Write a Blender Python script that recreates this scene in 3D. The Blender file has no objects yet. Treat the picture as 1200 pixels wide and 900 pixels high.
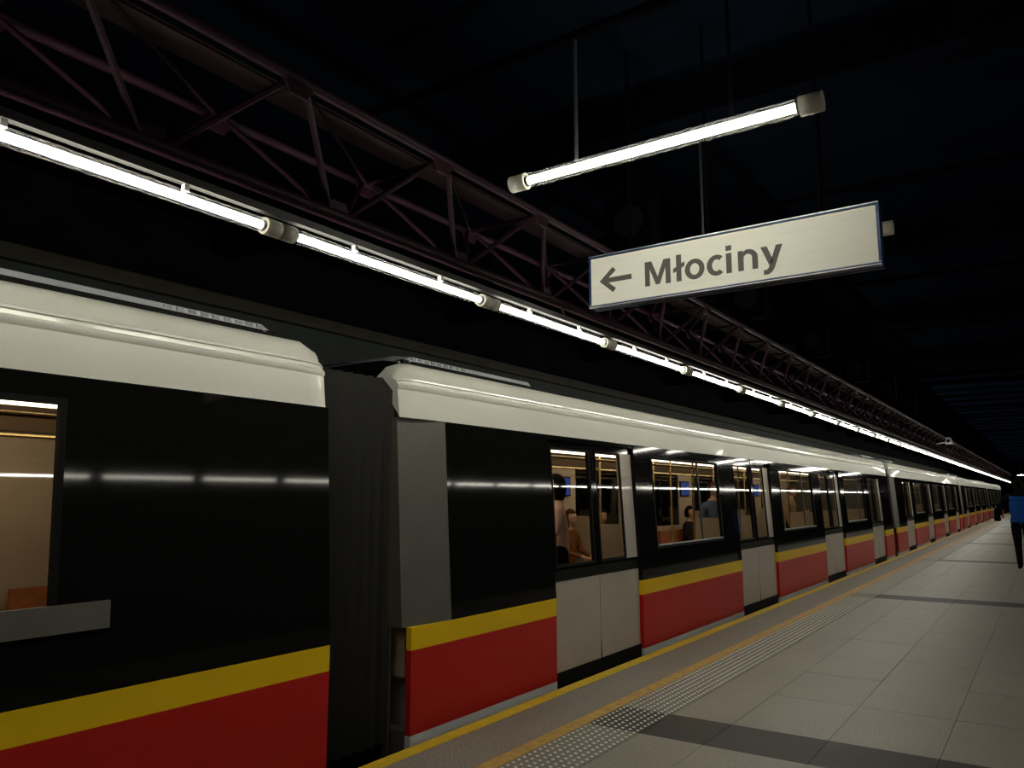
import bpy, bmesh, math, random
from mathutils import Vector, Matrix

random.seed(7)
scn = bpy.context.scene
COL = scn.collection

# ------------------------------------------------------------------ camera, world, exposure
H = 1.55                                   # eye height above the platform
F_PX, CX, CY = 910.0, 600.0, 450.0
VPX, VPY = 1231.0, 581.5                   # vanishing point of the platform direction (+Y)
pitch = math.atan2(VPY - CY, F_PX)
yaw = math.radians(34.461)                 # camera turned left of the track direction
cam_d = bpy.data.cameras.new('camera')
cam_d.sensor_width = 36.0
cam_d.lens = F_PX / 1200.0 * 36.0
cam_d.clip_start = 0.05
cam_d.clip_end = 400
cam = bpy.data.objects.new('camera', cam_d)
COL.objects.link(cam)
cam.location = (0, 0, H)
cam.rotation_euler = (math.pi / 2 + pitch, 0, yaw)
scn.camera = cam

world = bpy.data.worlds.new('world')
scn.world = world
world.use_nodes = True
world.node_tree.nodes['Background'].inputs[0].default_value = (0.10, 0.16, 0.30, 1)
world.node_tree.nodes['Background'].inputs[1].default_value = 0.004

scn.view_settings.view_transform = 'Standard'
scn.view_settings.look = 'None'
scn.view_settings.gamma = 1.0
scn.view_settings.use_curve_mapping = False
scn.view_settings.exposure = 0.45
TUBE_POWER = 30.0                          # radiance of the fluorescent tubes
TUBE_COL = (1.0, 0.97, 0.84)
CABIN_POWER = 8.0                          # radiance of the carriage ceiling strips

# ------------------------------------------------------------------ main dimensions (metres)
EDGE = -3.42                               # platform edge
TX = -3.54                                 # carriage side
CARW = 2.74
FAR_X = -7.6                               # wall beyond the train
RIGHT_X = 10.2                             # wall on the other side
CEIL = 4.55
YMIN, YMAX = -10.0, 104.0

# ------------------------------------------------------------------ materials
def newmat(name):
    m = bpy.data.materials.new(name)
    m.use_nodes = True
    return m, m.node_tree, m.node_tree.nodes['Principled BSDF']

def mat(name, col, rough=0.5, metal=0.0, var=0.0, scale=8.0, bump=0.0, bscale=40.0, rvar=0.0, coat=0.0, stretch=None, spec=None):
    m, nt, b = newmat(name)
    b.inputs['Base Color'].default_value = (*col, 1)
    b.inputs['Roughness'].default_value = rough
    b.inputs['Metallic'].default_value = metal
    if spec is not None:
        b.inputs['Specular IOR Level'].default_value = spec
    if coat:
        b.inputs['Coat Weight'].default_value = coat
        b.inputs['Coat Roughness'].default_value = 0.04
    g = nt.nodes.new('ShaderNodeNewGeometry')
    vec = g.outputs['Position']
    if stretch:
        mp = nt.nodes.new('ShaderNodeMapping')
        mp.inputs['Scale'].default_value = stretch
        nt.links.new(vec, mp.inputs['Vector'])
        vec = mp.outputs['Vector']
    n = nt.nodes.new('ShaderNodeTexNoise')
    n.inputs['Scale'].default_value = scale
    n.inputs['Detail'].default_value = 5
    nt.links.new(vec, n.inputs['Vector'])
    r = nt.nodes.new('ShaderNodeValToRGB')
    lo = [max(0, c * (1 - var)) for c in col]
    hi = [min(1, c * (1 + var)) for c in col]
    r.color_ramp.elements[0].position = 0.3
    r.color_ramp.elements[1].position = 0.7
    r.color_ramp.elements[0].color = (*lo, 1)
    r.color_ramp.elements[1].color = (*hi, 1)
    nt.links.new(n.outputs['Fac'], r.inputs['Fac'])
    nt.links.new(r.outputs['Color'], b.inputs['Base Color'])
    if rvar:
        mr = nt.nodes.new('ShaderNodeMapRange')
        mr.inputs['To Min'].default_value = rough - rvar
        mr.inputs['To Max'].default_value = rough + rvar
        nt.links.new(n.outputs['Fac'], mr.inputs['Value'])
        nt.links.new(mr.outputs['Result'], b.inputs['Roughness'])
    if bump:
        n2 = nt.nodes.new('ShaderNodeTexNoise')
        n2.inputs['Scale'].default_value = bscale
        nt.links.new(vec, n2.inputs['Vector'])
        bp = nt.nodes.new('ShaderNodeBump')
        bp.inputs['Strength'].default_value = bump
        bp.inputs['Distance'].default_value = 0.01
        nt.links.new(n2.outputs['Fac'], bp.inputs['Height'])
        nt.links.new(bp.outputs['Normal'], b.inputs['Normal'])
    return m

def granite(name, col, rough=0.42, speck=0.5, blotch=0.12, spec=.5):
    m, nt, b = newmat(name)
    b.inputs['Specular IOR Level'].default_value = spec
    g = nt.nodes.new('ShaderNodeNewGeometry')
    oi = nt.nodes.new('ShaderNodeObjectInfo')
    n = nt.nodes.new('ShaderNodeTexNoise'); n.inputs['Scale'].default_value = 85; n.inputs['Detail'].default_value = 3
    n3 = nt.nodes.new('ShaderNodeTexNoise'); n3.inputs['Scale'].default_value = 1.7; n3.inputs['Detail'].default_value = 6
    for k in (n, n3): nt.links.new(g.outputs['Position'], k.inputs['Vector'])
    r = nt.nodes.new('ShaderNodeValToRGB')
    r.color_ramp.elements[0].position = 0.36; r.color_ramp.elements[1].position = 0.64
    r.color_ramp.elements[0].color = (*[c * (1 - speck) for c in col], 1)
    r.color_ramp.elements[1].color = (*[min(1, c * (1 + speck * .7)) for c in col], 1)
    nt.links.new(n.outputs['Fac'], r.inputs['Fac'])
    mr = nt.nodes.new('ShaderNodeMapRange')
    mr.inputs['From Min'].default_value = .3; mr.inputs['From Max'].default_value = .7
    mr.inputs['To Min'].default_value = 1 - blotch; mr.inputs['To Max'].default_value = 1 + blotch
    nt.links.new(n3.outputs['Fac'], mr.inputs['Value'])
    mr2 = nt.nodes.new('ShaderNodeMapRange')
    mr2.inputs['To Min'].default_value = .95; mr2.inputs['To Max'].default_value = 1.05
    nt.links.new(oi.outputs['Random'], mr2.inputs['Value'])
    mu = nt.nodes.new('ShaderNodeMath'); mu.operation = 'MULTIPLY'
    nt.links.new(mr.outputs['Result'], mu.inputs[0]); nt.links.new(mr2.outputs['Result'], mu.inputs[1])
    vm = nt.nodes.new('ShaderNodeVectorMath'); vm.operation = 'SCALE'
    nt.links.new(r.outputs['Color'], vm.inputs[0]); nt.links.new(mu.outputs[0], vm.inputs['Scale'])
    nt.links.new(vm.outputs[0], b.inputs['Base Color'])
    rr = nt.nodes.new('ShaderNodeMapRange')
    rr.inputs['To Min'].default_value = rough - .1; rr.inputs['To Max'].default_value = rough + .1
    nt.links.new(n3.outputs['Fac'], rr.inputs['Value']); nt.links.new(rr.outputs['Result'], b.inputs['Roughness'])
    return m

def emit(name, col, power):
    m = bpy.data.materials.new(name); m.use_nodes = True
    nt = m.node_tree; nt.nodes.clear()
    e = nt.nodes.new('ShaderNodeEmission'); o = nt.nodes.new('ShaderNodeOutputMaterial')
    e.inputs['Color'].default_value = (*col, 1); e.inputs['Strength'].default_value = power
    nt.links.new(e.outputs[0], o.inputs['Surface'])
    return m

def glass(name, tint, base=0.05, gain=0.75, power=4.0):
    m = bpy.data.materials.new(name); m.use_nodes = True
    nt = m.node_tree; nt.nodes.clear()
    o = nt.nodes.new('ShaderNodeOutputMaterial')
    t = nt.nodes.new('ShaderNodeBsdfTransparent'); t.inputs['Color'].default_value = (*tint, 1)
    gl = nt.nodes.new('ShaderNodeBsdfGlossy'); gl.inputs['Roughness'].default_value = 0.02
    lw = nt.nodes.new('ShaderNodeLayerWeight'); lw.inputs['Blend'].default_value = 0.5
    p = nt.nodes.new('ShaderNodeMath'); p.operation = 'POWER'; p.inputs[1].default_value = power
    ma = nt.nodes.new('ShaderNodeMath'); ma.operation = 'MULTIPLY_ADD'; ma.inputs[1].default_value = gain; ma.inputs[2].default_value = base
    mx = nt.nodes.new('ShaderNodeMixShader')
    nt.links.new(lw.outputs['Facing'], p.inputs[0]); nt.links.new(p.outputs[0], ma.inputs[0])
    nt.links.new(ma.outputs[0], mx.inputs[0]); nt.links.new(t.outputs[0], mx.inputs[1]); nt.links.new(gl.outputs[0], mx.inputs[2])
    nt.links.new(mx.outputs[0], o.inputs['Surface'])
    return m

def frosted(name, k):
    m = bpy.data.materials.new(name); m.use_nodes = True
    nt = m.node_tree; nt.nodes.clear()
    o = nt.nodes.new('ShaderNodeOutputMaterial')
    t = nt.nodes.new('ShaderNodeBsdfTransparent'); t.inputs['Color'].default_value = (.97, .97, .95, 1)
    d = nt.nodes.new('ShaderNodeBsdfTranslucent'); d.inputs['Color'].default_value = (.9, .9, .85, 1)
    mx = nt.nodes.new('ShaderNodeMixShader'); mx.inputs[0].default_value = k
    nt.links.new(t.outputs[0], mx.inputs[1]); nt.links.new(d.outputs[0], mx.inputs[2])
    nt.links.new(mx.outputs[0], o.inputs['Surface'])
    return m

M = {}
M['slab'] = granite('grey_granite', (.275, .254, .218), speck=.35)
M['dark_slab'] = granite('dark_granite', (.040, .039, .038), speck=.3, rough=.5, spec=.25)
M['coping'] = granite('edge_granite', (.25, .225, .195), rough=.5)
M['tactile'] = granite('tactile_stone', (.21, .197, .17), rough=.5)
M['stud'] = mat('stud_steel', (.80, .78, .72), .35, .0, .1, 30)
M['joint'] = mat('joint_mortar', (.25, .23, .195), .85, 0, .25, 20)
M['yellow_line'] = mat('yellow_line_paint', (.66, .44, .02), .5, 0, .14, 9, .15, 60)
M['orange_line'] = mat('worn_orange_line', (.52, .31, .07), .55, 0, .25, 14, .15, 60)
M['concrete'] = mat('dark_concrete', (.035, .034, .032), .9, 0, .35, 3, .3, 20)
M['ballast'] = mat('track_bed', (.03, .028, .026), .95, 0, .4, 12, .6, 30)
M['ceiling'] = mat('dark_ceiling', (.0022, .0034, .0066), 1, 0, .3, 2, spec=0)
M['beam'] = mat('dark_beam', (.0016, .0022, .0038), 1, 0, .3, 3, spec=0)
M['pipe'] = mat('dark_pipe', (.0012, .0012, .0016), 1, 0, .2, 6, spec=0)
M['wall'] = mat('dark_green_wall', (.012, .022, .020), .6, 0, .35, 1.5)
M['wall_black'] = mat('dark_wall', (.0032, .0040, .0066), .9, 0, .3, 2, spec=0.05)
M['ledge'] = mat('olive_ledge', (.030, .024, .011), .6, 0, .3, 4)
M['purple'] = mat('purple_steel', (.0155, .0050, .0095), .5, .0, .18, 6, spec=.06)
M['maroon'] = mat('maroon_duct', (.030, .0045, .010), .7, 0, .2, 4)
M['bracket'] = mat('black_bracket', (.0014, .0014, .0018), .9, 0, .2, 8, spec=.02)
M['slat'] = mat('navy_slat', (.0050, .0085, .0200), 1, 0, .3, 3, spec=0)
M['bluedisc'] = mat('blue_disc', (.0022, .0038, .008), .6, 0, .2, 8, spec=.2)
M['cap'] = mat('lamp_cap_plastic', (.44, .42, .35), .45, 0, .08, 30)
M['rail'] = mat('lamp_rail', (.016, .016, .015), .5, .0, .12, 12)
M['rod'] = mat('grey_rod', (.035, .038, .042), .5, .2, .1, 20)
M['tube'] = emit('fluorescent_tube', TUBE_COL, TUBE_POWER)
M['diffuser'] = frosted('clear_lamp_sleeve', .012)
M['sign_face'] = mat('sign_cream_face', (.84, .83, .74), .55, 0, .03, 4, stretch=(.6, 1, 14))
M['sign_blue'] = mat('sign_blue_frame', (.012, .035, .13), .3, .1, .1, 10)
M['sign_silver'] = mat('sign_silver_edge', (.55, .56, .57), .3, .8, .05, 20)
M['sign_text'] = mat('sign_dark_grey_print', (.085, .080, .070), .6, 0, .05, 30)
M['white'] = mat('carriage_white', (.53, .53, .475), .40, 0, .04, 2, coat=.30, stretch=(1, .25, 2))
M['red'] = mat('carriage_red', (.46, .013, .011), .35, 0, .06, 2, stretch=(1, .25, 2), spec=.22)
M['yellow'] = mat('carriage_yellow', (.76, .50, .005), .35, 0, .05, 2, stretch=(1, .25, 2), spec=.22)
M['black'] = mat('carriage_black', (.005, .005, .005), .05, 0, .1, 2, stretch=(1, .25, 2), spec=.2)
M['silver'] = mat('carriage_silver', (.60, .63, .63), .4, .0, .1, 4, stretch=(1, .3, 2))
M['end_grey'] = mat('carriage_end_grey', (.085, .081, .069), .5, .1, .1, 4)
M['doorwhite'] = mat('door_light_grey', (.40, .355, .30), .38, 0, .06, 3, coat=.2)
M['rubber'] = mat('black_rubber', (.005, .005, .005), .7, 0, .2, 20, spec=.1)
M['bellows'] = mat('grey_bellows', (.016, .0155, .013), .8, 0, .2, 9)
M['roof'] = mat('roof_dark', (.05, .055, .055), .7, .1, .2, 3)
M['ac'] = mat('ac_housing', (.36, .38, .40), .45, .3, .1, 4)
M['grille'] = mat('ac_grille', (.16, .17, .18), .5, .5, .1, 8)
M['under'] = mat('underframe', (.012, .012, .012), .8, .2, .2, 6)
M['glass'] = glass('carriage_glass', (.50, .48, .44))
M['glass_far'] = glass('carriage_far_glass', (.10, .10, .11), .08, .5)
M['cabin'] = mat('cabin_beige', (.40, .33, .25), .5, 0, .06, 2)
M['cabin_ceiling'] = mat('cabin_ceiling', (.38, .30, .20), .5, 0, .05, 2)
M['cabin_floor'] = mat('cabin_floor', (.07, .065, .06), .6, 0, .2, 6)
M['seat'] = mat('seat_orange_brown', (.30, .10, .03), .7, 0, .2, 12)
M['seat_shell'] = mat('seat_shell_grey', (.22, .21, .20), .5, 0, .1, 6)
M['pole'] = mat('pole_brushed', (.65, .52, .25), .25, .8, .05, 20)
M['screen'] = emit('blue_screen', (.10, .18, .75), .35)
M['poster'] = mat('poster_blue', (.06, .09, .30), .5, 0, .5, 5)
M['strip'] = emit('cabin_light_strip', (1.0, .84, .60), CABIN_POWER)
M['skin'] = mat('skin', (.52, .32, .23), .55, 0, .08, 12)
M['cctv'] = mat('pale_housing', (.45, .45, .42), .4, 0, .05, 10)
M['lens'] = mat('lens_black', (.01, .01, .012), .1, 0, .1, 10)

# ------------------------------------------------------------------ mesh helpers
class MB:
    def __init__(self):
        self.v = []; self.f = []; self.mi = []; self.cur = 0
    def quad(self, a, b, c, d):
        i = len(self.v); self.v += [a, b, c, d]; self.f.append((i, i + 1, i + 2, i + 3)); self.mi.append(self.cur)
    def hexa(self, p):                      # 8 points: bottom 0-3 ccw, top 4-7
        i = len(self.v); self.v += p
        for q in ((3, 2, 1, 0), (4, 5, 6, 7), (0, 1, 5, 4), (1, 2, 6, 5), (2, 3, 7, 6), (3, 0, 4, 7)):
            self.f.append(tuple(i + k for k in q)); self.mi.append(self.cur)
        return self
    def box(self, x0, x1, y0, y1, z0, z1):
        return self.hexa([(x0, y0, z0), (x1, y0, z0), (x1, y1, z0), (x0, y1, z0), (x0, y0, z1), (x1, y0, z1), (x1, y1, z1), (x0, y1, z1)])
    def tube(self, a, b, r, n=8, r2=None, caps=True, phase=0.0):
        a = Vector(a); b = Vector(b); d = (b - a).normalized()
        u = d.cross(Vector((0, 0, 1)))
        if u.length < 1e-3: u = Vector((1, 0, 0))
        u.normalize(); w = d.cross(u)
        r2 = r if r2 is None else r2
        i = len(self.v)
        for k in range(n):
            t = 2 * math.pi * k / n + phase; o = u * math.cos(t) + w * math.sin(t)
            self.v.append(tuple(a + o * r)); self.v.append(tuple(b + o * r2))
        for k in range(n):
            j = (k + 1) % n
            self.f.append((i + 2 * k, i + 2 * k + 1, i + 2 * j + 1, i + 2 * j)); self.mi.append(self.cur)
        if caps:
            self.f.append(tuple(i + 2 * k for k in range(n))); self.mi.append(self.cur)
            self.f.append(tuple(i + 2 * k + 1 for k in reversed(range(n)))); self.mi.append(self.cur)
        return self
    def loft(self, prof, ys, close=False):  # prof: list of (x, z) or function(y index) -> list
        i = len(self.v); np_ = None
        for k, y in enumerate(ys):
            p = prof(k) if callable(prof) else prof
            np_ = len(p)
            self.v += [(x, y, z) for x, z in p]
        for k in range(len(ys) - 1):
            for j in range(np_ if close else np_ - 1):
                a = i + k * np_ + j; b = i + k * np_ + (j + 1) % np_
                self.f.append((a, b, b + np_, a + np_)); self.mi.append(self.cur)
        return self
    def mesh(self, name):
        me = bpy.data.meshes.new(name); me.from_pydata(self.v, [], self.f); me.update()
        return me
    def build(self, name, m, parent=None, smooth=False, bevel=0.0):
        me = self.mesh(name)
        ms = m if isinstance(m, (list, tuple)) else [m]
        for x in ms: me.materials.append(M[x] if isinstance(x, str) else x)
        if len(ms) > 1: me.polygons.foreach_set('material_index', self.mi)
        if bevel or smooth:
            bm = bmesh.new(); bm.from_mesh(me); bmesh.ops.remove_doubles(bm, verts=bm.verts, dist=1e-5)
            bmesh.ops.recalc_face_normals(bm, faces=bm.faces)
            if bevel:
                bmesh.ops.bevel(bm, geom=bm.edges[:], offset=bevel, segments=1, affect='EDGES', clamp_overlap=True)
            bm.to_mesh(me); bm.free()
        if smooth:
            me.polygons.foreach_set('use_smooth', [True] * len(me.polygons))
            me.set_sharp_from_angle(angle=math.radians(40))
        return link(name, me, parent)

def link(name, data, parent=None):
    o = bpy.data.objects.new(name, data); COL.objects.link(o)
    if parent is not None: o.parent = parent
    return o
def thing(name, loc, label, cat, group=None, rz=0.0):
    o = link(name, None); o.location = loc; o.rotation_euler = (0, 0, rz); o.empty_display_size = .1
    return tag(o, label, cat, group)
def tag(o, label=None, cat=None, group=None, kind=None):
    if label: o['label'] = label
    if cat: o['category'] = cat
    if group: o['group'] = group
    if kind: o['kind'] = kind
    return o
def structure(o, label, cat):
    return tag(o, label, cat, None, 'structure')
KIDS = {}
def copy_tree(o, parent=None):
    c = o.copy(); COL.objects.link(c)
    c.parent = parent
    for ch in o.children: copy_tree(ch, c)
    return c

# ------------------------------------------------------------------ platform floor
fl = structure(MB().box(EDGE, 4.8, YMIN, YMAX, -1.15, -.02).build('floor', 'joint'), 'grey granite platform floor with dark cross bands', 'floor')
MB().box(EDGE, -3.305, YMIN, YMAX, -.02, 0).build('edge_line', 'yellow_line', fl)
MB().box(-3.302, -2.872, YMIN, YMAX, -.02, 0).build('coping', 'coping', fl)
MB().box(-2.870, -2.762, YMIN, YMAX, -.02, 0).build('warning_line', 'orange_line', fl)
BAND0, BANDP, BANDW = 4.94, 8.37, .54
rows = []                                                     # (y0, y1, dark)
k0 = int((YMIN - BAND0) // BANDP) - 1
for k in range(k0, 14):
    b0 = BAND0 + k * BANDP
    rows.append((b0, b0 + BANDW, True))
    n = 8; s = (BANDP - BANDW) / n
    for j in range(n): rows.append((b0 + BANDW + j * s, b0 + BANDW + (j + 1) * s, False))
rows = [r for r in rows if r[0] > YMIN + .2 and r[1] < YMAX - .2]
xs = [-2.368, -1.93, -1.30, -.67, -.04, .59, 1.22, 1.85, 2.48, 3.11, 3.74, 4.37, 4.8]
slab_mesh = {}
def slab_me(w, l, m, nm):
    key = (round(w, 4), round(l, 4), m)
    if key not in slab_mesh:
        g = .0008; me = MB().hexa([(g, g, -.02), (w - g, g, -.02), (w - g, l - g, -.02), (g, l - g, -.02),
                                  (g + .001, g + .001, 0), (w - g - .001, g + .001, 0), (w - g - .001, l - g - .001, 0), (g + .001, l - g - .001, 0)]).mesh(nm)
        me.materials.append(M[m]); slab_mesh[key] = me
    return slab_mesh[key]
cand = []
for (y0, y1, dk) in rows:
    for c in range(len(xs) - 1):
        x0, x1 = xs[c], xs[c + 1]
        vis = y0 > 3.0 and (x0 < .1) and math.hypot((x0 + x1) / 2, y0) < 70 and (x0 + x1) / 2 / y0 < .06
        cand.append((0 if vis else 1, y0, x0, x1, y1, dk))
cand.sort()
rest = {False: MB(), True: MB()}
for i, (nv, y0, x0, x1, y1, dk) in enumerate(cand):
    if i < 290:
        o = link('dark_slab' if dk else 'slab', slab_me(x1 - x0, y1 - y0, 'dark_slab' if dk else 'slab', 'slab'), fl); o.location = (x0, y0, random.uniform(-.0006, .0006))
    else:
        g = .002; rest[dk].box(x0 + g, x1 - g, y0 + g, y1 - g, -.02, 0)
for dk in (False, True): tag(rest[dk].build('slab_field', 'dark_slab' if dk else 'slab', fl), kind='stuff')
# tactile strip
tx0, tx1 = -2.760, -2.370
trow = []
for k in range(k0, 14):
    b0 = BAND0 + k * BANDP; trow.append((b0, b0 + BANDW, True))
    n = 20; s = (BANDP - BANDW) / n
    for j in range(n): trow.append((b0 + BANDW + j * s, b0 + BANDW + (j + 1) * s, False))
trow = sorted([r for r in trow if r[0] > YMIN + .2 and r[1] < YMAX - .2], key=lambda r: abs(r[0] - 2.5))
far_t = MB()
for i, (y0, y1, dk) in enumerate(trow):
    if y0 > 3 and y0 < 45:
        o = link('tactile_tile', slab_me(tx1 - tx0, y1 - y0, 'dark_slab' if dk else 'tactile', 'tactile_tile'), fl); o.location = (tx0, y0, 0)
    else: far_t.box(tx0, tx1, y0 + .001, y1 - .001, -.02, 0)
tag(far_t.build('tactile_strip', 'tactile', fl), kind='stuff')
sv = []; sf = []
y = 1.5; NR = 7
while y < 62:
    for r in range(NR):
        x = tx0 + .030 + r * (tx1 - tx0 - .060) / (NR - 1)
        i = len(sv); n = 8 if y < 12 else 5
        for q in range(n):
            t = 2 * math.pi * q / n; sv.append((x + .0125 * math.cos(t), y + .0125 * math.sin(t), 0.0))
        for q in range(n):
            t = 2 * math.pi * q / n; sv.append((x + .008 * math.cos(t), y + .008 * math.sin(t), .005))
        for q in range(n): sf.append((i + q, i + (q + 1) % n, i + n + (q + 1) % n, i + n + q))
        sf.append(tuple(i + n + q for q in range(n)))
    y += .058
me = bpy.data.meshes.new('studs'); me.from_pydata(sv, [], sf); me.materials.append(M['stud'])
tag(link('tactile_studs', me, fl), 'rows of small steel studs', kind='stuff')

# ------------------------------------------------------------------ track bed, walls, ceiling
structure(MB().box(FAR_X, EDGE, YMIN, YMAX, -1.35, -1.15).build('floor_track', 'ballast'), 'dark track bed below the train', 'track bed')
structure(MB().box(4.8, RIGHT_X, YMIN, YMAX, -1.35, -1.15).build('floor_track_far', 'ballast'), 'dark track bed on the other side of the platform', 'track bed')
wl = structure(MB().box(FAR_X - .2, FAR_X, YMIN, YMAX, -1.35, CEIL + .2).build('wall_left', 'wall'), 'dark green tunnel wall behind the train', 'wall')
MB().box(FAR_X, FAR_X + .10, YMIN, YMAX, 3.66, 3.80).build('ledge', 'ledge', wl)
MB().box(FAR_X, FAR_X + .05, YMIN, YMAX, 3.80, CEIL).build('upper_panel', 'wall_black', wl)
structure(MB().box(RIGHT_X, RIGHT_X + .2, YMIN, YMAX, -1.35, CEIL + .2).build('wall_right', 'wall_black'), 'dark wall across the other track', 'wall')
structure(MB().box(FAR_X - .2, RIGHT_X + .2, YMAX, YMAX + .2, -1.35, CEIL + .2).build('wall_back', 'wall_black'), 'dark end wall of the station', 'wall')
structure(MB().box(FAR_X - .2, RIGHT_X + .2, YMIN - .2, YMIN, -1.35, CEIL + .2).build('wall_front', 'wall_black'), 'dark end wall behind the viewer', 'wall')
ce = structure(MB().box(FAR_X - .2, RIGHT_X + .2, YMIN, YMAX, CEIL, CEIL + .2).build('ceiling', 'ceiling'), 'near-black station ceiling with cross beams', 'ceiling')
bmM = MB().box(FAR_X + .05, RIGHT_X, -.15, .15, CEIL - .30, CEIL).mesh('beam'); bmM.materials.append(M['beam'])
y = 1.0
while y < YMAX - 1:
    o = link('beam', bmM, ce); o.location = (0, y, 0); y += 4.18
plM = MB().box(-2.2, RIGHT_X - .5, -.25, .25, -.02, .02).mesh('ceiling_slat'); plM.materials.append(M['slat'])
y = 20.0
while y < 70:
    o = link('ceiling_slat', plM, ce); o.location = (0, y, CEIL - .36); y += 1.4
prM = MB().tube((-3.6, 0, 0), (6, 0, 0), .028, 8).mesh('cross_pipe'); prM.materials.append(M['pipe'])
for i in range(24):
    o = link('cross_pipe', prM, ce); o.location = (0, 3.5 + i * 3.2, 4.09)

# ------------------------------------------------------------------ fluorescent lamps
def lamp_meshes(L, rt=.017, rc=.046, cap=.085, n=16):
    t = MB().tube((0, -L / 2 + cap, 0), (0, L / 2 - cap, 0), rt, n)
    s = MB().tube((0, -L / 2 + cap * .8, 0), (0, L / 2 - cap * .8, 0), rc * .86, 20, caps=False)
    c = MB().tube((0, -L / 2, 0), (0, -L / 2 + cap, 0), rc, 20)
    c2 = MB().tube((0, L / 2 - cap, 0), (0, L / 2, 0), rc, 20)
    r1 = MB().tube((0, -L / 2 + cap, 0), (0, -L / 2 + cap + .016, 0), rc * .62, 16)
    r2 = MB().tube((0, L / 2 - cap - .016, 0), (0, L / 2 - cap, 0), rc * .62, 16)
    out = {}
    for nm, mb, m in (('tube', t, 'tube'), ('sleeve', s, 'diffuser'), ('cap_a', c, 'cap'), ('cap_b', c2, 'cap'), ('ring_a', r1, 'rod'), ('ring_b', r2, 'rod')):
        me = mb.mesh(nm); me.materials.append(M[m]); me.polygons.foreach_set('use_smooth', [len(p.vertices) == 4 for p in me.polygons]); out[nm] = me
    return out
PITCH_L = 1.676
LX, LZ = -2.90, 2.79
LM = lamp_meshes(PITCH_L - .004, rc=.040)
clipM = MB().box(-.012, .012, -.012, .012, .030, .075).mesh('hanger'); clipM.materials.append(M['cctv'])
gap0 = .787 * 2.9
def ordinal(n):
    return {1: 'nearest', 2: 'second', 3: 'third', 4: 'fourth', 5: 'fifth', 6: 'sixth', 7: 'seventh', 8: 'eighth', 9: 'ninth', 10: 'tenth', 11: 'eleventh', 12: 'twelfth', 13: 'thirteenth', 14: 'fourteenth', 15: 'fifteenth', 16: 'sixteenth', 17: 'seventeenth', 18: 'eighteenth', 19: 'nineteenth', 20: 'twentieth'}.get(n)
def row_lamp(x, y, z, label, group, detail=True, name='tube_lamp'):
    r = thing(name, (x, y, z), label, 'lamp', group)
    link('tube', LM['tube'], r)
    if detail:
        link('sleeve', LM['sleeve'], r)
    for k in 'ab':
        c = link('end_cap', LM['cap_' + k], r)
        if detail: link('collar', LM['ring_' + k], c)
    if detail:
        for s in (-.35, .35):
            o = link('hanger', clipM, r); o.location = (0, s, 0)
    return r
k = -2; cnt = 0
while True:
    yc = gap0 + (k + .5) * PITCH_L
    if yc > 84: break
    if yc > -1.0:
        cnt += 1
        if yc > .5:
            n = int(round((yc - 1.4) / PITCH_L)) + 1
            lab = ('bright white tube lamp under the purple truss, %s of the row' % ordinal(n)) if ordinal(n) else 'small distant tube lamp far along the row under the truss'
        else: lab = 'bright white tube lamp under the truss, at the left picture edge'
        row_lamp(LX, yc, LZ, lab, 'tube lamps in the row under the truss', yc < 32)
    k += 1
# the matching row over the other platform edge (it shows as reflections in the carriage sides)
RROW = 4.35
for i in range(38):
    row_lamp(RROW - .04, 1.0 + (i + .5) * PITCH_L, LZ, 'tube lamp of the row over the other platform edge', 'tube lamps over the other platform edge', i < 8)

# ------------------------------------------------------------------ sign lamps (across the platform)
LM2 = lamp_meshes(1.70, rt=.020, rc=.047, cap=.10)
def cross_lamp(y, z, xc, label, rod=True, rods=(-1.977, -1.12)):
    r = thing('sign_lamp', (xc, y, z), label, 'lamp', 'lamps hung across the platform beside the sign')
    rot = (0, 0, -math.pi / 2)
    o = link('tube', LM2['tube'], r); o.rotation_euler = rot
    o = link('sleeve', LM2['sleeve'], r); o.rotation_euler = rot
    for k in 'ab':
        c = link('end_cap', LM2['cap_' + k], r); c.rotation_euler = rot
        link('collar', LM2['ring_' + k], c)
    for x in rods:
        MB().tube((x - xc, 0, .04), (x - xc, 0, (4.07 if abs(y - 3.5) < .1 else CEIL) - z), .0095, 8).build('hanging_rod', 'rod' if x < -1.5 else 'bracket', r)  # light put into colour: left rods grey as lit, others black as unlit
    return r
cross_lamp(3.5, 3.316, -1.551, 'bright tube lamp hung above and in front of the white sign')
cross_lamp(5.4, 3.28, -1.551, 'tube lamp mostly hidden behind the sign, its end cap showing right')
cross_lamp(78.0, 3.30, -1.35, 'distant tube lamp glowing beside the head of the walking person')
for i in range(9):
    cross_lamp(21.0 + 3.4 * i, (3.62, 3.8, 3.5)[i % 3], 2.3, 'tube lamp hung across the right half of the platform, reflected in the carriages', rods=(1.7, 2.9))

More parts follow.
